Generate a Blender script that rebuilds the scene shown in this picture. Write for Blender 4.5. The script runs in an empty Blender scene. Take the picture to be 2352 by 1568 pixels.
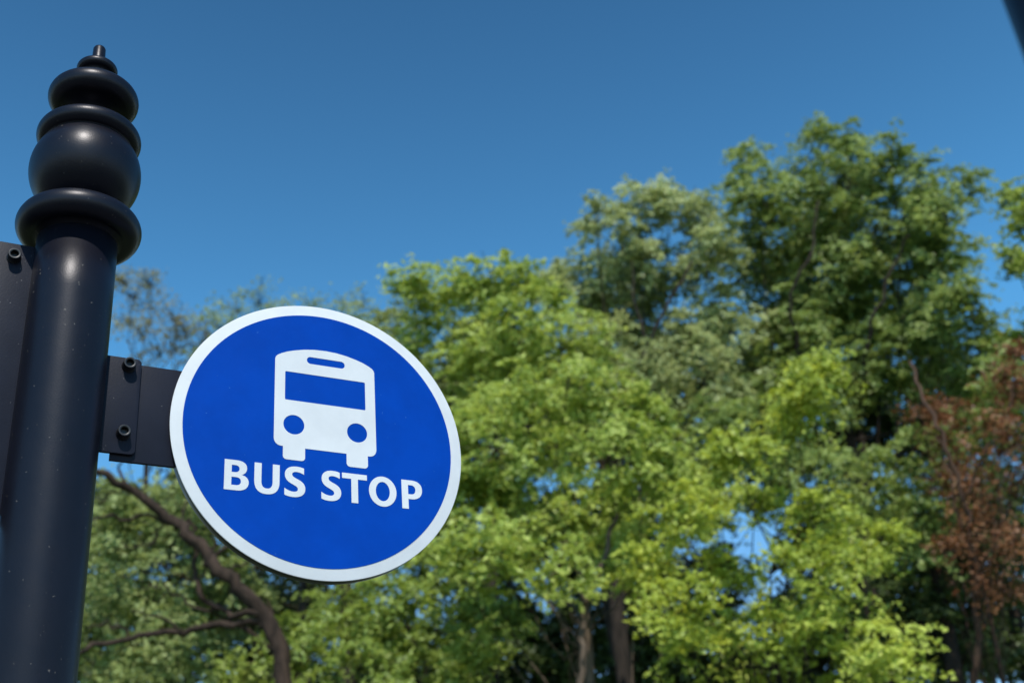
import bpy, bmesh, math, random
import numpy as np
from mathutils import Matrix, Vector, noise

random.seed(7); rng = np.random.default_rng(7)
scene = bpy.context.scene
COL = scene.collection
EYE = 1.6
K = 0.25                      # sign radius in metres
TH, RO, PSI, FPX = 0.5238, -0.0903, 0.4869, 2905.8

# ---------------------------------------------------------------- camera
F = np.array([0, math.cos(TH), math.sin(TH)])
r0 = np.array([1., 0, 0]); u0 = np.array([0, -math.sin(TH), math.cos(TH)])
R = math.cos(RO)*r0 + math.sin(RO)*u0
U = -math.sin(RO)*r0 + math.cos(RO)*u0
cd = bpy.data.cameras.new("camera"); cam = bpy.data.objects.new("camera", cd); COL.objects.link(cam)
cam.matrix_world = Matrix(((R[0], U[0], -F[0], 0), (R[1], U[1], -F[1], 0), (R[2], U[2], -F[2], EYE), (0, 0, 0, 1)))
cd.sensor_width = 36; cd.lens = FPX/2352*36; cd.clip_start = 0.05; cd.clip_end = 3000
cd.dof.use_dof = True; cd.dof.focus_distance = 2.1; cd.dof.aperture_fstop = 4.8
scene.camera = cam
scene.view_settings.view_transform = 'Standard'; scene.view_settings.look = 'None'; scene.view_settings.exposure = 0

# ---------------------------------------------------------------- light
SUN_EL = math.radians(54); SUN_AZ = math.atan2(.146, -.988)
w = bpy.data.worlds.new("World"); scene.world = w; w.use_nodes = True
nt = w.node_tree; nt.nodes.clear()
sky = nt.nodes.new("ShaderNodeTexSky"); sky.sky_type = 'NISHITA'; sky.sun_disc = False
sky.sun_elevation = SUN_EL; sky.sun_rotation = SUN_AZ; sky.air_density = 1.0; sky.dust_density = 0.3; sky.ozone_density = 2.0
gm = nt.nodes.new("ShaderNodeGamma"); gm.inputs[1].default_value = 1.5
bg = nt.nodes.new("ShaderNodeBackground"); bg.inputs["Strength"].default_value = 0.15
wo = nt.nodes.new("ShaderNodeOutputWorld")
wtc = nt.nodes.new("ShaderNodeTexCoord"); wsx = nt.nodes.new("ShaderNodeSeparateXYZ"); nt.links.new(wtc.outputs["Generated"], wsx.inputs[0])
wr = nt.nodes.new("ShaderNodeValToRGB"); nt.links.new(wsx.outputs[2], wr.inputs[0])
e_ = wr.color_ramp.elements; e_.new(.5); e_.new(.6)
for el, p_, c_ in zip(e_, (.05, .28, .47, .78), ((.55, .55, .52), (.68, .72, .62), (.58, 1.0, .85), (.31, .54, .49))):
    el.position = p_; el.color = (*c_, 1)
wm = nt.nodes.new("ShaderNodeMixRGB"); wm.blend_type = 'MULTIPLY'; wm.inputs[0].default_value = 1
nt.links.new(sky.outputs[0], gm.inputs[0]); nt.links.new(gm.outputs[0], wm.inputs[1]); nt.links.new(wr.outputs[0], wm.inputs[2])
nt.links.new(wm.outputs[0], bg.inputs[0]); nt.links.new(bg.outputs[0], wo.inputs[0])
sl = bpy.data.lights.new("sun", 'SUN'); sl.energy = 5.0; sl.angle = math.radians(.5); sl.color = (1, .95, .87)
so = bpy.data.objects.new("sun", sl); COL.objects.link(so)
sd = Vector((math.sin(SUN_AZ)*math.cos(SUN_EL), math.cos(SUN_AZ)*math.cos(SUN_EL), math.sin(SUN_EL)))
so.rotation_euler = sd.to_track_quat('Z', 'Y').to_euler(); so.location = (0, -5, 12)

# ---------------------------------------------------------------- materials
def mat(name):
    m = bpy.data.materials.new(name); m.use_nodes = True
    return m, m.node_tree, m.node_tree.nodes["Principled BSDF"]
def N(t, kind, **kw):
    n = t.nodes.new(kind)
    for k, v in kw.items(): n.inputs[k.replace('_', ' ')].default_value = v
    return n
def ramp(t, src, stops):
    r = t.nodes.new("ShaderNodeValToRGB"); t.links.new(src, r.inputs[0])
    e = r.color_ramp.elements
    while len(e) < len(stops): e.new(.5)
    for i, (p, c) in enumerate(stops):
        e[i].position = p; e[i].color = (*c, 1) if len(c) == 3 else c
    return r
def paint(name, base, rough, speck=None, speck_amt=.72, spec_scale=260, bump=.02, rough_var=.06, dirt=None, spec=.5, tint=(1, 1, 1)):
    m, t, b = mat(name)
    b.inputs["Specular IOR Level"].default_value = spec
    b.inputs["Specular Tint"].default_value = (*tint, 1)
    tc = t.nodes.new("ShaderNodeTexCoord")
    n1 = N(t, "ShaderNodeTexNoise", Scale=9., Detail=6., Roughness=.65); t.links.new(tc.outputs["Object"], n1.inputs["Vector"])
    d = dirt or tuple(c*.82 for c in base)
    r1 = ramp(t, n1.outputs[0], [(.38, d), (.6, base)])
    col = r1.outputs[0]
    if speck:
        n2 = N(t, "ShaderNodeTexNoise", Scale=float(spec_scale), Detail=2., Roughness=.6); t.links.new(tc.outputs["Object"], n2.inputs["Vector"])
        r2 = ramp(t, n2.outputs[0], [(speck_amt, (0, 0, 0)), (speck_amt+.04, (1, 1, 1))])
        mx = t.nodes.new("ShaderNodeMixRGB"); mx.inputs[2].default_value = (*speck, 1)
        t.links.new(r2.outputs[0], mx.inputs[0]); t.links.new(col, mx.inputs[1]); col = mx.outputs[0]
    t.links.new(col, b.inputs["Base Color"])
    mr = N(t, "ShaderNodeMapRange"); mr.inputs[3].default_value = rough-rough_var; mr.inputs[4].default_value = rough+rough_var
    n3 = N(t, "ShaderNodeTexNoise", Scale=30., Detail=5.); t.links.new(tc.outputs["Object"], n3.inputs["Vector"])
    t.links.new(n3.outputs[0], mr.inputs[0]); t.links.new(mr.outputs[0], b.inputs["Roughness"])
    bp = N(t, "ShaderNodeBump", Strength=bump, Distance=.002)
    n4 = N(t, "ShaderNodeTexNoise", Scale=420., Detail=3.); t.links.new(tc.outputs["Object"], n4.inputs["Vector"])
    t.links.new(n4.outputs[0], bp.inputs["Height"]); t.links.new(bp.outputs[0], b.inputs["Normal"])
    return m
M_POLE = paint("dark_navy_paint", (.0052, .0055, .0100), .36, speck=(.10, .09, .08), speck_amt=.72, spec_scale=140, bump=.08, spec=.22, tint=(.96, .94, 1))
M_PLATE = paint("dark_plate_paint", (.0120, .0140, .0240), .45, speck=(.15, .15, .15), speck_amt=.73, spec_scale=200, bump=.12, spec=.08)
M_BLACK = paint("black_plastic", (.006, .006, .008), .42, spec=.4)
M_WHITE = paint("white_reflective_film", (.60, .615, .63), .4, speck=(.48, .48, .46), speck_amt=.76, spec_scale=120, dirt=(.55, .565, .58), bump=.03, spec=.12)
M_BLUE = paint("blue_reflective_film", (.0003, .047, .335), .38, speck=(.03, .12, .42), speck_amt=.73, spec_scale=110, dirt=(.0003, .041, .295), bump=.03, spec=.05)

def bark(name, a, b_):
    m, t, b = mat(name)
    tc = t.nodes.new("ShaderNodeTexCoord")
    mp = t.nodes.new("ShaderNodeMapping"); mp.inputs["Scale"].default_value = (6, 6, 1.5); t.links.new(tc.outputs["Object"], mp.inputs[0])
    n = N(t, "ShaderNodeTexNoise", Scale=2., Detail=8., Roughness=.7); t.links.new(mp.outputs[0], n.inputs["Vector"])
    r = ramp(t, n.outputs[0], [(.35, a), (.65, b_)]); t.links.new(r.outputs[0], b.inputs["Base Color"])
    b.inputs["Roughness"].default_value = .9; b.inputs["Specular IOR Level"].default_value = .2
    bp = N(t, "ShaderNodeBump", Strength=.8, Distance=.03); t.links.new(n.outputs[0], bp.inputs["Height"]); t.links.new(bp.outputs[0], b.inputs["Normal"])
    return m
BARK_D = bark("dark_bark", (.010, .008, .006), (.04, .029, .022))
BARK_M = bark("brown_bark", (.015, .010, .007), (.06, .039, .028))
BARK_R = bark("red_brown_bark", (.03, .016, .010), (.10, .058, .038))
BARK_L = bark("pale_bark", (.05, .036, .024), (.15, .11, .08))

def leafmat(name, dark, mid, light, trans=.4):
    m = bpy.data.materials.new(name); m.use_nodes = True; t = m.node_tree; t.nodes.clear()
    geo = t.nodes.new("ShaderNodeNewGeometry"); tc = t.nodes.new("ShaderNodeTexCoord")
    n = N(t, "ShaderNodeTexNoise", Scale=1.1, Detail=4.); t.links.new(tc.outputs["Object"], n.inputs["Vector"])
    ad = t.nodes.new("ShaderNodeMath"); ad.operation = 'MULTIPLY_ADD'; ad.inputs[1].default_value = .5
    t.links.new(geo.outputs["Random Per Island"], ad.inputs[0])
    m2 = t.nodes.new("ShaderNodeMapRange"); m2.inputs[1].default_value = .32; m2.inputs[2].default_value = .68; m2.inputs[3].default_value = 0; m2.inputs[4].default_value = .5
    t.links.new(n.outputs[0], m2.inputs[0]); t.links.new(m2.outputs[0], ad.inputs[2])
    r = ramp(t, ad.outputs[0], [(.1, dark), (.5, mid), (.9, light)])
    pb = t.nodes.new("ShaderNodeBsdfPrincipled"); pb.inputs["Roughness"].default_value = .5; pb.inputs["Specular IOR Level"].default_value = .35
    tr = t.nodes.new("ShaderNodeBsdfTranslucent")
    hsv = t.nodes.new("ShaderNodeHueSaturation"); hsv.inputs["Hue"].default_value = .485; hsv.inputs["Saturation"].default_value = 1.05; hsv.inputs["Value"].default_value = 1.4
    t.links.new(r.outputs[0], hsv.inputs["Color"]); t.links.new(hsv.outputs[0], tr.inputs[0]); t.links.new(r.outputs[0], pb.inputs["Base Color"])
    mx = t.nodes.new("ShaderNodeMixShader"); mx.inputs[0].default_value = trans
    o = t.nodes.new("ShaderNodeOutputMaterial")
    t.links.new(pb.outputs[0], mx.inputs[1]); t.links.new(tr.outputs[0], mx.inputs[2]); t.links.new(mx.outputs[0], o.inputs[0])
    return m
L_OLIVE = leafmat("olive_green_leaf", (.12, .16, .04), (.24, .295, .09), (.40, .46, .18))
L_PALE = leafmat("pale_olive_leaf", (.15, .19, .06), (.31, .365, .14), (.52, .56, .27))
L_DEEP = leafmat("deep_green_leaf", (.085, .14, .03), (.20, .27, .06), (.38, .45, .14))
L_SHADE = leafmat("painted_shade_leaf", (.026, .043, .011), (.058, .088, .02), (.11, .145, .038))  # darkened green leaf: shade inside the wood is painted into the colour
L_MID = leafmat("mid_green_leaf", (.10, .155, .025), (.22, .295, .05), (.38, .45, .10))
L_BRIGHT = leafmat("fresh_green_leaf", (.15, .225, .035), (.335, .42, .08), (.54, .61, .16))
L_YELLOW = leafmat("yellow_green_leaf", (.16, .22, .028), (.34, .41, .058), (.54, .60, .11))
L_BUD = leafmat("budding_brown_leaf", (.12, .11, .04), (.22, .20, .07), (.30, .29, .10))
L_RUST = leafmat("rusty_withered_leaf", (.09, .036, .014), (.21, .09, .034), (.33, .17, .075), .3)

# ---------------------------------------------------------------- helpers
def mesh_obj(name, verts, faces, m, parent=None, smooth=True, loc=None):
    me = bpy.data.meshes.new(name); me.from_pydata([tuple(v) for v in verts], [], faces); me.update()
    if smooth:
        for p in me.polygons: p.use_smooth = True
    me.materials.append(m); o = bpy.data.objects.new(name, me); COL.objects.link(o)
    if parent: o.parent = parent
    if loc is not None: o.location = loc
    return o
def lathe(name, prof, m, seg=96, parent=None, loc=(0, 0, 0)):
    v = []; f = []
    for (r, z) in prof:
        for i in range(seg):
            a = 2*math.pi*i/seg; v.append((r*math.cos(a), r*math.sin(a), z))
    for j in range(len(prof)-1):
        for i in range(seg):
            k = (i+1) % seg
            f.append((j*seg+i, j*seg+k, (j+1)*seg+k, (j+1)*seg+i))
    v.append((0, 0, prof[0][1])); v.append((0, 0, prof[-1][1])); a, b = len(v)-2, len(v)-1
    L = (len(prof)-1)*seg
    for i in range(seg):
        k = (i+1) % seg
        f.append((a, k, i)); f.append((b, L+i, L+k))
    return mesh_obj(name, v, f, m, parent, True, loc)
def set_smooth_angle(o, deg=40):
    me = o.data
    bm = bmesh.new(); bm.from_mesh(me)
    for e in bm.edges:
        if len(e.link_faces) == 2 and e.calc_face_angle(0) > math.radians(deg): e.smooth = False
    for f_ in bm.faces: f_.smooth = True
    bm.to_mesh(me); bm.free()
def empty(name, loc, label, cat):
    e = bpy.data.objects.new(name, None); e.location = loc; e.empty_display_size = .2; COL.objects.link(e)
    e["label"] = label; e["category"] = cat
    return e
def plate(name, loop, z0, z1, m, parent, bevel=.0008):
    bm = bmesh.new()
    vs = [bm.verts.new((x, y, z0)) for x, y in loop]; fc = bm.faces.new(vs)
    ex = bmesh.ops.extrude_face_region(bm, geom=[fc])
    for v in ex["geom"]:
        if isinstance(v, bmesh.types.BMVert): v.co.z = z1
    bmesh.ops.recalc_face_normals(bm, faces=bm.faces)
    ed = [e for e in bm.edges if abs(e.verts[0].co.z-e.verts[1].co.z) < 1e-7]
    bmesh.ops.bevel(bm, geom=ed, offset=bevel, segments=2, affect='EDGES', profile=.6)
    me = bpy.data.meshes.new(name); bm.to_mesh(me); bm.free(); me.materials.append(m)
    o = bpy.data.objects.new(name, me); COL.objects.link(o); o.parent = parent
    set_smooth_angle(o, 30)
    return o
def rrect(x0, y0, x1, y1, r, n=6, corners=(1, 1, 1, 1)):
    pts = []
    for (cx, cy, a0, on, X, Y) in ((x1-r, y0+r, -90, corners[0], x1, y0), (x1-r, y1-r, 0, corners[1], x1, y1), (x0+r, y1-r, 90, corners[2], x0, y1), (x0+r, y0+r, 180, corners[3], x0, y0)):
        if not on: pts.append((X, Y)); continue
        for i in range(n+1):
            a = math.radians(a0+90*i/n); pts.append((cx+r*math.cos(a), cy+r*math.sin(a)))
    return pts
def path(cmds, n=12):
    pts = []
    for c in cmds:
        if c[0] in 'ML': pts.append((c[1], c[2]))
        else:
            x0, y0 = pts[-1]; _, x1, y1, x2, y2, x3, y3 = c
            for i in range(1, n+1):
                t = i/n; s = 1-t
                pts.append((s**3*x0+3*s*s*t*x1+3*s*t*t*x2+t**3*x3, s**3*y0+3*s*s*t*y1+3*s*t*t*y2+t**3*y3))
    return pts
def flat_shape(name, loops, m, parent, z, th=.0002):
    c = bpy.data.curves.new(name, 'CURVE'); c.dimensions = '2D'; c.fill_mode = 'BOTH'; c.extrude = th
    for lp in loops:
        q = []
        for p in lp:
            if not q or abs(p[0]-q[-1][0])+abs(p[1]-q[-1][1]) > 1e-6: q.append(p)
        if abs(q[0][0]-q[-1][0])+abs(q[0][1]-q[-1][1]) < 1e-6: q.pop()
        s = c.splines.new('POLY'); s.points.add(len(q)-1); s.use_cyclic_u = True
        for i, (x, y) in enumerate(q): s.points[i].co = (x*K, y*K, 0, 1)
    o = bpy.data.objects.new(name+"_outline", c); COL.objects.link(o)
    dg = bpy.context.evaluated_depsgraph_get(); dg.update()
    me = bpy.data.meshes.new_from_object(o.evaluated_get(dg)); me.name = name
    bpy.data.objects.remove(o); bpy.data.curves.remove(c)
    me.materials.clear(); me.materials.append(m)
    r = bpy.data.objects.new(name, me); COL.objects.link(r); r.parent = parent; r.location = (0, 0, z)
    return r
def circle(cx, cy, rx, ry=None, n=64):
    ry = ry or rx
    return [(cx+rx*math.cos(2*math.pi*i/n), cy+ry*math.sin(2*math.pi*i/n)) for i in range(n)]

# ---------------------------------------------------------------- sign post
S = np.array([-1.3077, 7.518, 3.7517])*K + np.array([0, 0, EYE])
uu = np.array([math.cos(PSI), math.sin(PSI), 0])
P = S-1.6662*K*uu
top = empty("bus_stop_sign", (P[0], P[1], 0), "dark navy bus stop post with turned finial and round blue sign", "bus stop sign")
SZ = S[2]
RP = .254*K
lathe("post", [(.13, 0), (.13, .03), (.115, .045), (.10, .06), (.10, .30), (.09, .33), (.075, .345), (RP, .37)]+[(RP, .37+(SZ+1.19*K-.37)*i/20) for i in range(1, 21)], M_POLE, 128, top)
def torus(rc, zc, a, b, t0, t1, n=14):
    return [((rc+a*math.cos(math.radians(t0+(t1-t0)*i/n))), (zc+b*math.sin(math.radians(t0+(t1-t0)*i/n)))) for i in range(n+1)]
prof = [(.256, 1.165)]
prof += torus(.31, 1.28, .088, .095, -115, 60)
prof += [(.27, 1.38), (.23, 1.392), (.21, 1.40), (.205, 1.415)]
prof += [(.363*math.cos(math.radians(a)), 1.74+.363*math.sin(math.radians(a))) for a in range(-58, 41, 5)]
prof += torus(.268, 2.035, .077, .075, -75, 65)
prof += [(.24, 2.118), (.17, 2.13), (.12, 2.15), (.105, 2.19), (.105, 2.24), (.13, 2.28)]
prof += torus(.218, 2.39, .087, .09, -95, 55)
prof += [(.20, 2.48), (.15, 2.505), (.115, 2.535), (.10, 2.575), (.095, 2.62)]
prof += torus(.10, 2.675, .04, .04, -80, 70)
prof += [(.085, 2.72), (.065, 2.73), (.052, 2.75), (.046, 2.775), (.043, 2.875), (.037, 2.888), (.02, 2.89)]
lathe("finial", [(r*K, SZ+z*K) for r, z in prof], M_POLE, 128, top)

base = Matrix(((uu[0], 0, math.sin(PSI), 0), (uu[1], 0, -math.cos(PSI), 0), (0, 1, 0, 0), (0, 0, 0, 1)))
def in_plane(o, u=0, v=0, n=0):
    q = S+K*(u*uu+np.array([0, 0, v]))+n*np.array([math.sin(PSI), -math.cos(PSI), 0])-np.array([P[0], P[1], 0])
    o.matrix_local = Matrix.Translation(Vector(q)) @ base
def sc(l): return [(x*K, y*K) for x, y in l]
panel = plate("sign_panel", sc(circle(0, 0, 1, n=160)), -.003, 0, M_WHITE, top, .0012); in_plane(panel)
plate("backing_plate", sc(circle(0, 0, .997, n=160)), -.019, -.0032, M_BLACK, panel, .001)
flat_shape("blue_field", [circle(0, 0, .921, n=160)], M_BLUE, panel, .0004)
C0 = .022; h = .352
right = [(C0+x, y) for x, y in [(0, .652), (.08, .648), (.15, .637), (.22, .619), (.27, .602), (.31, .583), (.335, .567), (.347, .553), (h, .535)]]
right += [(C0+h+.001, -.055)] + [(C0+h-.05+.05*math.cos(math.radians(a)), -.058+.05*math.sin(math.radians(a))) for a in range(-15, -91, -15)]
right += [(C0+.291, -.108), (C0+.291, -.175)] + [(C0+.266+.025*math.cos(math.radians(a)), -.175+.025*math.sin(math.radians(a))) for a in range(-15, -91, -15)]
right += [(C0+.167-.025*math.sin(math.radians(a)), -.175-.025*math.cos(math.radians(a))) for a in range(0, 91, 15)]
right += [(C0+.142, -.108)]
left = [(2*C0-x, y) for x, y in reversed(right[1:])]
slot = rrect(C0-.135+.003, .533, C0+.135+.003, .587, .0269, 8)
flat_shape("bus_pictogram", [right+left, slot, rrect(C0-.282, .235, C0+.282, .45, .008, 3), circle(C0-.219, .056, .071), circle(C0+.219, .056, .071)], M_WHITE, panel, .0009)
H = .207
def place(cm, ox, sx=1.): return [(ox+x*sx, -.455+y) for x, y in cm]
Bo = path([('M', 0, 0), ('L', 0, H), ('L', .075, H), ('C', .118, H, .144, .19, .144, .157), ('C', .144, .132, .13, .115, .109, .109), ('C', .138, .105, .157, .086, .157, .06), ('C', .157, .022, .128, 0, .082, 0)])
Bh1 = path([('M', .046, .123), ('L', .046, .172), ('L', .068, .172), ('C', .087, .172, .096, .163, .096, .149), ('C', .096, .132, .085, .123, .066, .123)])
Bh2 = path([('M', .046, .035), ('L', .046, .09), ('L', .073, .09), ('C', .096, .09, .107, .08, .107, .063), ('C', .107, .045, .096, .035, .074, .035)])
Uo = path([('M', 0, H), ('L', 0, .085), ('C', 0, .026, .028, -.004, .08, -.004), ('C', .135, -.004, .164, .026, .164, .087), ('L', .164, H), ('L', .119, H), ('L', .119, .084), ('C', .119, .050, .107, .035, .083, .035), ('C', .058, .035, .046, .050, .046, .084), ('L', .046, H)])
So = path([('M', 0, .008), ('L', 0, .054), ('C', .02, .040, .04, .033, .06, .033), ('C', .079, .033, .089, .041, .089, .054), ('C', .089, .069, .07, .076, .05, .086), ('C', .02, .1, .002, .118, .002, .15), ('C', .002, .19, .034, .2105, .078, .2105), ('C', .098, .2105, .115, .208, .129, .202), ('L', .129, .159), ('C', .115, .167, .098, .173, .08, .173), ('C', .061, .173, .050, .166, .050, .153), ('C', .050, .138, .068, .131, .088, .122), ('C', .12, .108, .138, .09, .138, .058), ('C', .138, .018, .106, -.004, .058, -.004), ('C', .035, -.004, .015, 0, 0, .008)])
To = [(0, H), (.172, H), (.172, H-.038), (.109, H-.038), (.109, 0), (.063, 0), (.063, H-.038), (0, H-.038)]
Po = path([('M', 0, 0), ('L', 0, H), ('L', .072, H), ('C', .122, H, .146, .182, .146, .142), ('C', .146, .096, .115, .071, .068, .071), ('L', .046, .071), ('L', .046, 0)])
Ph = path([('M', .046, .106), ('L', .046, .172), ('L', .065, .172), ('C', .087, .172, .098, .16, .098, .14), ('C', .098, .117, .087, .106, .065, .106)])
flat_shape("lettering", [place(Bo, -.644), place(Bh1, -.644), place(Bh2, -.644), place(Uo, -.452), place(So, -.2556), place(So, -.010, .97), place(To, .131),
                         place(circle(.0965, .1035, .0965, .1075), .316), place(circle(.0965, .1035, .049, .069), .316), place(Po, .547), place(Ph, .547)], M_WHITE, panel, .0009)
arm = plate("bracket_arm", sc([(-1.34, -.323), (-.85, -.323), (-.85, .362), (-1.34, .362)]), -.016, -.010, M_PLATE, top, .0008); in_plane(arm)
lug = plate("mounting_lug", sc(rrect(-1.46, -.285, -1.195, .386, .03, 5, (1, 1, 0, 0))), -.0098, -.0035, M_PLATE, top, .0012); in_plane(lug)
lug2 = plate("mounting_lug", sc(rrect(-2.155, -.75, -1.87, 1.10, .03, 5, (0, 0, 1, 1))), -.0098, -.0035, M_PLATE, top, .0012); in_plane(lug2)
arm2 = plate("side_board", sc(rrect(-3.3, -.8, -1.96, 1.06, .03, 5)), -.016, -.010, M_PLATE, top, .0008); in_plane(arm2)
seat_prof = [(.0108, 0), (.0112, .001), (.0108, .002), (.0102, .0024), (.0100, .0026), (.0100, .0125), (.0092, .0140), (.0072, .0143), (.0060, .0135), (.0056, .006), (.0, .0059)]
for par, pts in ((lug, [(-1.275, .325), (-1.275, -.152)]), (lug2, [(-2.038, .99), (-2.038, -.6)])):
    for (a, b) in pts:
        o = lathe("bolt", seat_prof, M_BLACK, 40, par, (a*K, b*K, -.0035)); set_smooth_angle(o, 50)

# ---------------------------------------------------------------- near dark post
az = .5009; D = .8; rp = .045; ca = az+math.asin(rp/D)
lp = empty("lamp_post", (D*math.sin(ca), D*math.cos(ca), 0), "slim black street lamp post standing beside the path", "lamp post")
lathe("post", [(.11, 0), (.11, .04), (.085, .06), (.08, .5), (.07, .54), (rp, .58), (rp, 4.2), (.06, 4.22), (.06, 4.26), (.04, 4.3)], M_POLE, 64, lp)
lathe("lamp_shade", [(.05, 4.3), (.08, 4.32), (.16, 4.62), (.2, 4.64), (.19, 4.68), (.08, 4.8), (.03, 4.84), (.02, 4.95)], M_BLACK, 8, lp)

# ---------------------------------------------------------------- ground
def ground_mat(name, a, b_, sc_):
    m, t, b = mat(name); tc = t.nodes.new("ShaderNodeTexCoord")
    n = N(t, "ShaderNodeTexNoise", Scale=sc_, Detail=10., Roughness=.7); t.links.new(tc.outputs["Object"], n.inputs["Vector"])
    r = ramp(t, n.outputs[0], [(.35, a), (.65, b_)]); t.links.new(r.outputs[0], b.inputs["Base Color"]); b.inputs["Roughness"].default_value = .95
    return m
g = mesh_obj("ground", [(-1500, -1500, 0), (1500, -1500, 0), (1500, 1500, 0), (-1500, 1500, 0)], [(0, 1, 2, 3)], ground_mat("grass_soil", (.03, .05, .015), (.08, .1, .035), 1.5), smooth=False); g["kind"] = "structure"
g.location.z = -.12
pv = plate("pavement", [(-30, -4), (30, -4), (30, 4), (-30, 4)], -.2, 0, ground_mat("pavement_stone", (.06, .058, .055), (.11, .105, .10), 8.), None, .02); pv["kind"] = "structure"

# ---------------------------------------------------------------- trees
def survey(px, py, dist):
    d = F+R*(px-1176)/FPX-U*(py-784)/FPX
    d = d/math.hypot(d[0], d[1])
    return d*dist+np.array([0, 0, EYE])
def pxm(p):
    return ((p-np.array([0, 0, EYE]))@F)/FPX

class Tubes:
    def __init__(s): s.v = []; s.f = []
    def add(s, pts, rad, seg=7):
        pts = [np.asarray(p, float) for p in pts]; b = len(s.v); n = len(pts); ref = np.array([.3, .9, .1])
        for i, p in enumerate(pts):
            t = pts[min(i+1, n-1)]-pts[max(i-1, 0)]; t = t/(np.linalg.norm(t)+1e-9)
            a = np.cross(t, ref); a = a/(np.linalg.norm(a)+1e-9); c = np.cross(t, a)
            for k in range(seg):
                an = 2*math.pi*k/seg; q = p+rad[i]*(1+.12*math.sin(3*an+i))*(a*math.cos(an)+c*math.sin(an)); s.v.append(tuple(q))
        for i in range(n-1):
            for k in range(seg):
                k2 = (k+1) % seg; s.f.append((b+i*seg+k, b+i*seg+k2, b+(i+1)*seg+k2, b+(i+1)*seg+k))
def bez(a, c, b, n=6):
    return [(1-t)**2*a+2*t*(1-t)*c+t*t*b for t in np.linspace(0, 1, n)]
def wob(pts, amp):
    return [pts[0]]+[p+rng.normal(0, amp, 3) for p in pts[1:-1]]+[pts[-1]]
def spl(pts, m=5):
    pts = [np.asarray(p) for p in pts]; out = []
    for i in range(len(pts)-1):
        p0 = pts[max(i-1, 0)]; p1 = pts[i]; p2 = pts[i+1]; p3 = pts[min(i+2, len(pts)-1)]
        for t in np.linspace(0, 1, m, endpoint=False):
            out.append(.5*((2*p1)+(-p0+p2)*t+(2*p0-5*p1+4*p2-p3)*t*t+(-p0+3*p1-3*p2+p3)*t**3))
    out.append(pts[-1]); return out

def leaf_mesh(name, cen, nrm, srad, per, size, m, parent, origin):
    """feathery twig sprays: each spray is an elongated fan of leaves along one drooping twig"""
    nS = len(cen)
    tw = nrm*0+rng.normal(0, 1, (nS, 3)); tw -= nrm*np.sum(tw*nrm, 1)[:, None]; tw /= np.linalg.norm(tw, axis=1)[:, None]+1e-9
    cen = np.repeat(cen, per, 0); nrm = np.repeat(nrm, per, 0); tw = np.repeat(tw, per, 0); srad = np.repeat(srad, per)[:, None]
    n = len(cen); sd_ = np.cross(nrm, tw)
    al = rng.uniform(-1, 1, n)[:, None]; ac = rng.normal(0, .31, n)[:, None]*(1.15-.65*(al+1)/2)
    pos = cen+tw*al*srad*1.45+sd_*ac*srad+nrm*(rng.normal(0, .09, n)[:, None]*srad)-np.array([0, 0, 1])*((al+1)**2*srad*.17+ac**2*srad*.3)
    d = tw*.7+sd_*np.sign(ac)*.6+rng.normal(0, .4, (n, 3))-np.array([0, 0, .25]); d /= np.linalg.norm(d, axis=1)[:, None]
    ln = nrm+rng.normal(0, .38, (n, 3)); side = np.cross(d, ln); side /= np.linalg.norm(side, axis=1)[:, None]+1e-9
    L = (size*rng.uniform(.6, 1.3, n))[:, None]
    V = np.stack([pos-d*L*.5, pos+side*L*.27-d*L*.05, pos+d*L*.5, pos-side*L*.27-d*L*.05], 1).reshape(-1, 3)-origin
    me = bpy.data.meshes.new(name); me.vertices.add(4*n); me.vertices.foreach_set("co", V.astype(np.float32).ravel())
    me.loops.add(4*n); me.loops.foreach_set("vertex_index", np.arange(4*n, dtype=np.int32))
    me.polygons.add(n); me.polygons.foreach_set("loop_start", np.arange(0, 4*n, 4, dtype=np.int32)); me.polygons.foreach_set("loop_total", np.full(n, 4, dtype=np.int32))
    me.update(calc_edges=True); me.materials.append(m)
    o = bpy.data.objects.new(name, me); COL.objects.link(o); o.parent = parent
    return o

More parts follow.
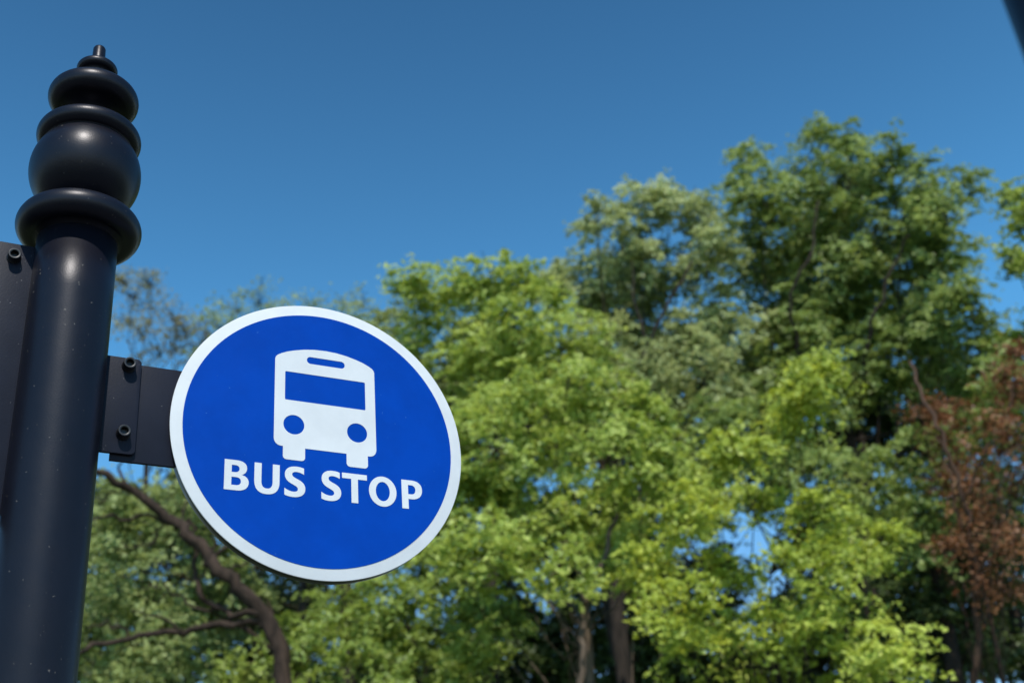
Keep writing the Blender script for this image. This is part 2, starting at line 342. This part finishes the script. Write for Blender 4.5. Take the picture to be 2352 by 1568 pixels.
def tree(label, dist, lobes, leafm, barkm, trunk_px, fork_y, trad, size=.096, dens=1., per=34, spr=.235, limbs=(), shell=.45, keep=.0, nsub=12, twig=.1, jit=1.3, lr_=.10, group="trees of the wooded bank"):
    """lobes: (bearing x, bearing y, radius) in survey units, dist = metres from the viewer"""
    basep = survey(trunk_px, 1568, dist); base_ = np.array([basep[0], basep[1], -.12])
    e = empty("tree", tuple(base_), label, "tree"); e["group"] = group
    T = Tubes(); cen = []; nr = []; sr = []
    fork = survey(trunk_px, fork_y, dist); fork[:2] = base_[:2]+(fork[:2]-base_[:2])
    ptsT = wob([base_+(fork-base_)*t for t in np.linspace(0, 1, 8)], trad*.35); ptsT[0] = base_
    T.add(ptsT, [trad*(1.25 if i == 0 else 1-.55*i/7) for i in range(8)], 10)
    for (lx, ly, lr) in lobes:
        dd = dist+rng.uniform(-jit, jit); c = survey(lx, ly, dd); r = lr*pxm(c)
        k = rng.uniform(.6, 1); st = ptsT[int(round(k*7))]
        if c[2] < st[2]+.2: st = ptsT[max(1, int(3*k))]
        back = np.array([0, .8, 0])
        mid = (st+c)/2+back+np.array([0, 0, -.12*np.linalg.norm(c-st)])+rng.normal(0, .3, 3)
        lp_ = wob(bez(st+back*.3, mid, c+back*.4, 7), .07); r0_ = trad*lr_
        T.add(lp_, [r0_*(1-.8*i/6)+.004 for i in range(7)], 6)
        subs = [(c, r*.88)]
        for q_ in range(nsub):
            dv = rng.normal(0, 1, 3); dv /= np.linalg.norm(dv)
            if q_ % 2: subs.append((c+dv*r*rng.uniform(.7, 1.1)*np.array([1, 1.2, .9]), r*rng.uniform(.35, .6)))
            else: subs.append((c+dv*r*rng.uniform(1.0, 1.5)*np.array([1, 1.1, .95]), r*rng.uniform(.08, .28)))
        for si, (sc_, rs) in enumerate(subs):
            if si:
                T.add([lp_[-1], (c+sc_)/2+rng.normal(0, .05, 3), sc_], [.007, .006, .004], 5)
            ns = max(3, int(dens*8.4*(rs/spr)**2*.62+2))
            for _ in range(ns):
                dv = rng.normal(0, 1, 3); dv /= np.linalg.norm(dv)
                q = sc_+dv*rs*(shell+(1.08-shell)*rng.uniform()**.7)*np.array([1, 1, .85])
                if noise.noise(Vector(q*2.1)) < -.17+keep: continue
                nn = dv*.45+np.array([0, -.4, .82])+rng.normal(0, .22, 3); nn /= np.linalg.norm(nn)
                cen.append(q); nr.append(nn); sr.append(spr*rng.uniform(.5, 1.3))
                if rng.uniform() < twig:
                    T.add([sc_, (sc_+q)/2+rng.normal(0, .03, 3), q], [.007, .005, .003], 4)
    for lpx, r1, r2 in limbs:
        pts = spl([survey(x, y, dist+dz) for x, y, dz in lpx]); n = len(pts)
        T.add(wob(pts, .025), [r1+(r2-r1)*i/(n-1) for i in range(n)], 9)
    mesh_obj("trunk", [tuple(np.array(v)-base_) for v in T.v], T.f, barkm, e)
    leaf_mesh("crown", np.array(cen), np.array(nr), np.array(sr), per, size, leafm, e, base_)
    return len(cen)*per

tot = 0
tot += tree("half bare tree with brownish budding twigs", 25, [(300, 670, 40), (345, 690, 45), (395, 720, 40), (320, 760, 45), (390, 790, 40), (290, 730, 30), (280, 640, 22), (340, 640, 25), (420, 760, 30), (360, 800, 40), (450, 800, 30), (470, 760, 25)], L_BUD, BARK_D, 345, 860, .10, size=.08, dens=.33, per=10, spr=.3, nsub=13, twig=.6)
tot += tree("spreading olive green tree with heavy crooked limbs", 16.5, [(250, 1180, 70), (330, 1200, 70), (260, 1300, 90), (400, 1160, 60), (370, 1330, 90), (240, 1420, 80), (350, 1450, 90), (470, 1500, 80), (450, 1380, 60), (520, 1290, 60), (250, 1540, 80), (380, 1560, 80), (560, 1390, 60), (150, 1300, 90), (60, 1450, 110), (420, 1080, 50), (540, 1150, 90), (150, 1150, 70)], L_OLIVE, BARK_M, 640, 1500, .2, dens=.75, spr=.22, size=.085,
    limbs=[([(660, 1600, -2.0), (615, 1430, -2.0), (525, 1330, -2.0), (440, 1240, -1.9), (370, 1180, -1.8), (300, 1125, -1.9), (215, 1082, -2.1)], .105, .04), ([(600, 1410, -2.0), (500, 1400, -1.8), (455, 1340, -1.7), (450, 1260, -1.7), (430, 1190, -1.8)], .045, .02), ([(612, 1430, -2.0), (540, 1435, -1.9), (420, 1448, -1.8), (300, 1465, -1.9), (180, 1500, -2)], .05, .025), ([(440, 1250, -1.7), (400, 1200, -1.7), (300, 1185, -1.8), (200, 1195, -2)], .032, .015), ([(470, 1300, -1.7), (530, 1250, -1.6), (620, 1240, -1.6)], .032, .012), ([(330, 1150, -1.8), (270, 1075, -1.8), (320, 1060, -1.9)], .025, .008),
           ([(370, 1190, -1.7), (350, 1240, -1.7), (280, 1260, -1.8)], .018, .006), ([(300, 1465, -1.8), (250, 1430, -1.9), (200, 1440, -2)], .02, .008), ([(400, 1215, -1.7), (430, 1140, -1.7), (400, 1090, -1.8)], .02, .007), ([(520, 1330, -1.9), (560, 1290, -1.8), (600, 1310, -1.8)], .02, .008), ([(500, 1400, -1.8), (440, 1390, -1.8), (380, 1350, -1.9), (330, 1350, -1.9)], .02, .007), ([(300, 1125, -1.9), (260, 1130, -1.9), (230, 1160, -2)], .018, .007), ([(455, 1340, -1.7), (490, 1260, -1.7), (480, 1200, -1.8)], .018, .007), ([(420, 1448, -1.8), (350, 1410, -1.9), (300, 1400, -1.9)], .018, .007)])
tot += tree("slender tree with sparse pale green top", 24, [(540, 700, 35), (590, 680, 35), (650, 720, 35), (710, 700, 30), (830, 690, 35), (860, 740, 50), (780, 730, 50), (640, 760, 50), (500, 740, 30)], L_OLIVE, BARK_D, 700, 1000, .12, size=.085, dens=.35, per=13, spr=.33, twig=.3)
tot += tree("leafy pale green tree", 23, [(900, 780, 60), (860, 820, 60), (800, 880, 90), (680, 900, 90), (560, 860, 60), (950, 900, 70), (910, 720, 35), (480, 840, 40), (840, 760, 40)], L_OLIVE, BARK_D, 800, 1000, .2, dens=.8)
tot += tree("fresh green tree with feathery top", 17.5, [(950, 650, 40), (1040, 660, 50), (1120, 640, 50), (1190, 640, 40), (1080, 740, 85), (1180, 730, 70), (980, 770, 70), (1010, 850, 60), (1260, 700, 45), (1290, 780, 80), (1180, 830, 80), (1100, 850, 70), (1330, 870, 70), (1240, 880, 70), (1060, 930, 60)], L_BRIGHT, BARK_D, 1120, 1050, .17, dens=1.05)
tot += tree("tall olive green tree with domed crown", 21, [(1370, 490, 40), (1470, 460, 50), (1540, 455, 50), (1600, 485, 50), (1430, 560, 85), (1560, 570, 90), (1630, 610, 70), (1340, 640, 60), (1300, 660, 50), (1430, 680, 90), (1560, 720, 80), (1680, 740, 90), (1380, 780, 80), (1500, 800, 70), (1620, 850, 90), (1480, 880, 80), (1560, 960, 80), (1660, 960, 80), (1400, 880, 60), (1250, 650, 35)], L_PALE, BARK_D, 1400, 1100, .22, dens=1.15,
    limbs=[([(1400, 1100, -.5), (1430, 900, -1.2), (1490, 790, -1.4), (1545, 680, -1.5), (1590, 600, -1.3)], .05, .02), ([(1490, 790, -1.4), (1460, 700, -1.4), (1450, 600, -1.3)], .03, .012)])
tot += tree("tallest tree with broad dark green crown", 22, [(1900, 310, 40), (1950, 330, 45), (1850, 370, 60), (1710, 370, 40), (1750, 430, 75), (1950, 420, 100), (2060, 380, 60), (2120, 420, 55), (2205, 410, 40), (2180, 500, 65), (1720, 510, 75), (1840, 520, 110), (2010, 540, 120), (2110, 570, 95), (2180, 640, 60), (1760, 640, 100), (1900, 670, 110), (2050, 700, 120), (2180, 750, 90), (2270, 780, 55), (1830, 780, 100), (1970, 830, 120), (2120, 860, 110), (2250, 850, 75), (1720, 800, 60), (1850, 900, 90), (1740, 900, 80)], L_DEEP, BARK_D, 1950, 1000, .25, dens=1.15,
    limbs=[([(1980, 900, -.8), (2000, 760, -1.4), (2040, 640, -1.5), (2090, 540, -1.3)], .04, .018), ([(1850, 850, -1), (1820, 700, -1.4), (1860, 580, -1.5), (1880, 460, -1.2)], .04, .018)])
tot += tree("small leaved tree with drooping twigs", 20, [(2345, 440, 30), (2355, 500, 35), (2350, 590, 30), (2410, 560, 60), (2430, 720, 80), (2350, 790, 50), (2330, 870, 60), (2350, 960, 60), (2290, 930, 55)], L_MID, BARK_D, 2450, 900, .2, dens=.75)
tot += tree("bright spring green tree with layered sprays", 14, [(1110, 930, 60), (1200, 900, 70), (1300, 890, 75), (1400, 910, 70), (1480, 960, 60), (1040, 990, 50), (1130, 1030, 90), (1260, 1020, 100), (1390, 1040, 95), (1500, 1060, 60), (1090, 1150, 90), (1220, 1160, 100), (1350, 1180, 90), (1460, 1170, 70), (1140, 1270, 80), (1280, 1290, 80), (1060, 1260, 60), (1420, 1280, 70), (1560, 1100, 50)], L_BRIGHT, BARK_L, 1330, 1290, .08, dens=1.05, spr=.21, size=.082,
    limbs=[([(1335, 1600, -.7), (1338, 1480, -.7), (1350, 1380, -.5), (1390, 1280, -.2), (1420, 1180, 0)], .04, .025)])
tot += tree("yellow green tree with fanned low boughs", 12.5, [(1880, 850, 40), (1800, 890, 55), (1840, 950, 50), (1760, 970, 45), (1700, 1020, 40), (1640, 1060, 40), (1570, 1180, 60), (1660, 1150, 55), (1500, 1290, 70), (1600, 1270, 70), (1560, 1390, 80), (1680, 1370, 70), (1850, 1200, 65), (1950, 1230, 60), (2020, 1250, 40), (1880, 1300, 70), (1800, 1400, 80), (1920, 1420, 90), (2030, 1480, 70), (1700, 1490, 90), (1850, 1530, 90), (1590, 1500, 80), (1960, 1570, 90), (1740, 1150, 35), (1780, 1290, 35)], L_YELLOW, BARK_D, 1780, 1520, .06, dens=.72, spr=.19, size=.072, lr_=.16, jit=1.1)
tot += tree("shaded deep green tree", 19, [(1700, 1000, 80), (1800, 1080, 90), (1920, 1080, 100), (2060, 1050, 100), (2200, 1010, 90), (2310, 980, 70), (1980, 1180, 80), (2120, 1180, 100), (2260, 1180, 90), (1650, 960, 70), (1620, 1080, 60), (2320, 880, 70), (2100, 1320, 80)], L_DEEP, BARK_D, 2150, 1300, .2, dens=.75)
tot += tree("green tree with deep shade put into its leaf colour", 20, [(2340, 1300, 90), (2080, 1350, 90), (2220, 1350, 100), (2150, 1480, 100), (2300, 1480, 100), (2260, 1250, 80), (2050, 1540, 90)], L_SHADE, BARK_D, 2330, 1400, .2, dens=1.3)  # dimness comes from the darkened leaf colour
tot += tree("withered tree hung with rusty vines", 17.6, [(2130, 930, 30), (2170, 1000, 35), (2210, 1060, 40), (2240, 1130, 40), (2310, 860, 30), (2340, 900, 30), (2290, 1200, 45), (2240, 1260, 45), (2335, 1100, 40), (2310, 1020, 40), (2300, 1320, 45), (2340, 1230, 40), (2345, 800, 25), (2280, 960, 35), (2190, 1110, 35), (2230, 1200, 35), (2180, 1250, 30), (2200, 930, 25)], L_RUST, BARK_R, 2240, 1250, .05, dens=.35, per=14, spr=.26, size=.068, lr_=.1, jit=1.4,
    limbs=[([(2245, 1600, -.3), (2238, 1350, -.5), (2215, 1150, -.7), (2170, 1020, -.8), (2120, 910, -.5), (2090, 830, .6)], .045, .02), ([(2215, 1150, -.7), (2250, 1060, -.7), (2300, 980, -.5), (2330, 880, 0)], .02, .008), ([(2240, 1300, -.6), (2200, 1180, -.8), (2180, 1080, -.8), (2150, 1000, -.4)], .022, .01), ([(2230, 1330, -.6), (2280, 1250, -.8), (2320, 1150, -.6)], .018, .008)])
tot += tree("leafy green tree with pale trunk", 15.5, [(700, 1420, 55), (800, 1390, 60), (900, 1360, 60), (1000, 1330, 60), (670, 1530, 70), (780, 1490, 80), (890, 1470, 80), (990, 1440, 60), (1080, 1390, 70), (560, 1570, 50), (850, 1570, 80), (1090, 1500, 60), (1150, 1420, 60), (960, 1260, 60), (1010, 1550, 60), (720, 1590, 80), (880, 1280, 50)], L_MID, BARK_M, 950, 1470, .07, dens=.85, spr=.2, size=.08,
    limbs=[([(970, 1600, -.5), (950, 1500, -.5), (930, 1400, -.3)], .035, .025)])
# backing trees filling the gaps, woodland shade put into their leaf colour
SH = dict(size=.15, spr=.38, dens=2.0, nsub=9, shell=.1, keep=-.3)
tot += tree("tree deeper in the wood with shade put into its leaf colour", 27, [(1100, 1420, 100), (1230, 1470, 90), (1400, 1480, 100), (1450, 1560, 100), (1180, 1560, 90), (1330, 1340, 60), (1000, 1200, 90), (1500, 1350, 90), (1150, 1300, 90), (1250, 1200, 90), (1360, 1200, 90), (900, 1450, 100), (800, 1560, 100), (1000, 1560, 100), (1310, 1560, 90), (1100, 1100, 90), (1320, 1450, 70)], L_SHADE, BARK_D, 1210, 1350, .12, **SH)
tot += tree("tree deeper in the wood with shade put into its leaf colour", 29, [(450, 1230, 110), (300, 1380, 120), (600, 1500, 140), (150, 1250, 130), (750, 1300, 120), (250, 1210, 80), (350, 1220, 80), (440, 1130, 50), (230, 1150, 40), (300, 1160, 40), (200, 1500, 120), (350, 1540, 120), (470, 1420, 110), (620, 1350, 110), (560, 1080, 80)], L_SHADE, BARK_D, 500, 1350, .2, **SH)
tot += tree("tree deeper in the wood with shade put into its leaf colour", 28, [(1500, 1000, 110), (1600, 1150, 100), (1900, 1250, 110), (2100, 1250, 130), (2250, 1450, 150), (1600, 1400, 100), (2000, 1500, 140), (1820, 1560, 100), (2300, 1150, 130), (2250, 950, 110), (1800, 1060, 100), (1450, 1180, 90), (1660, 1530, 110), (1640, 1290, 50), (1950, 1000, 110), (2100, 1020, 110), (2000, 1400, 110), (1850, 1420, 90), (1500, 1500, 90)], L_SHADE, BARK_D, 1500, 1250, .15, **SH)
tot += tree("dark tree added behind the tall crowns as their inner shade", 26, [(1900, 520, 80), (2040, 560, 90), (1780, 620, 80), (1950, 700, 110), (2100, 700, 80), (1820, 830, 100), (2000, 880, 110), (2160, 860, 90), (1920, 440, 50), (1700, 880, 90), (1640, 760, 50)], L_SHADE, BARK_D, 1980, 1000, .15, **SH)  # added fill, gives the tall crowns a dark inside
tot += tree("dark tree added behind the domed crown as its inner shade", 25, [(1450, 620, 60), (1420, 760, 80), (1480, 880, 90), (1600, 900, 80), (1100, 780, 60), (1200, 820, 80), (1300, 880, 80), (1060, 900, 80), (1180, 960, 90), (1340, 1000, 90), (970, 1000, 80)], L_SHADE, BARK_D, 1380, 1000, .15, **SH)  # likewise added, darkens the gaps in the domed crown and its neighbour
print("leaves", tot)
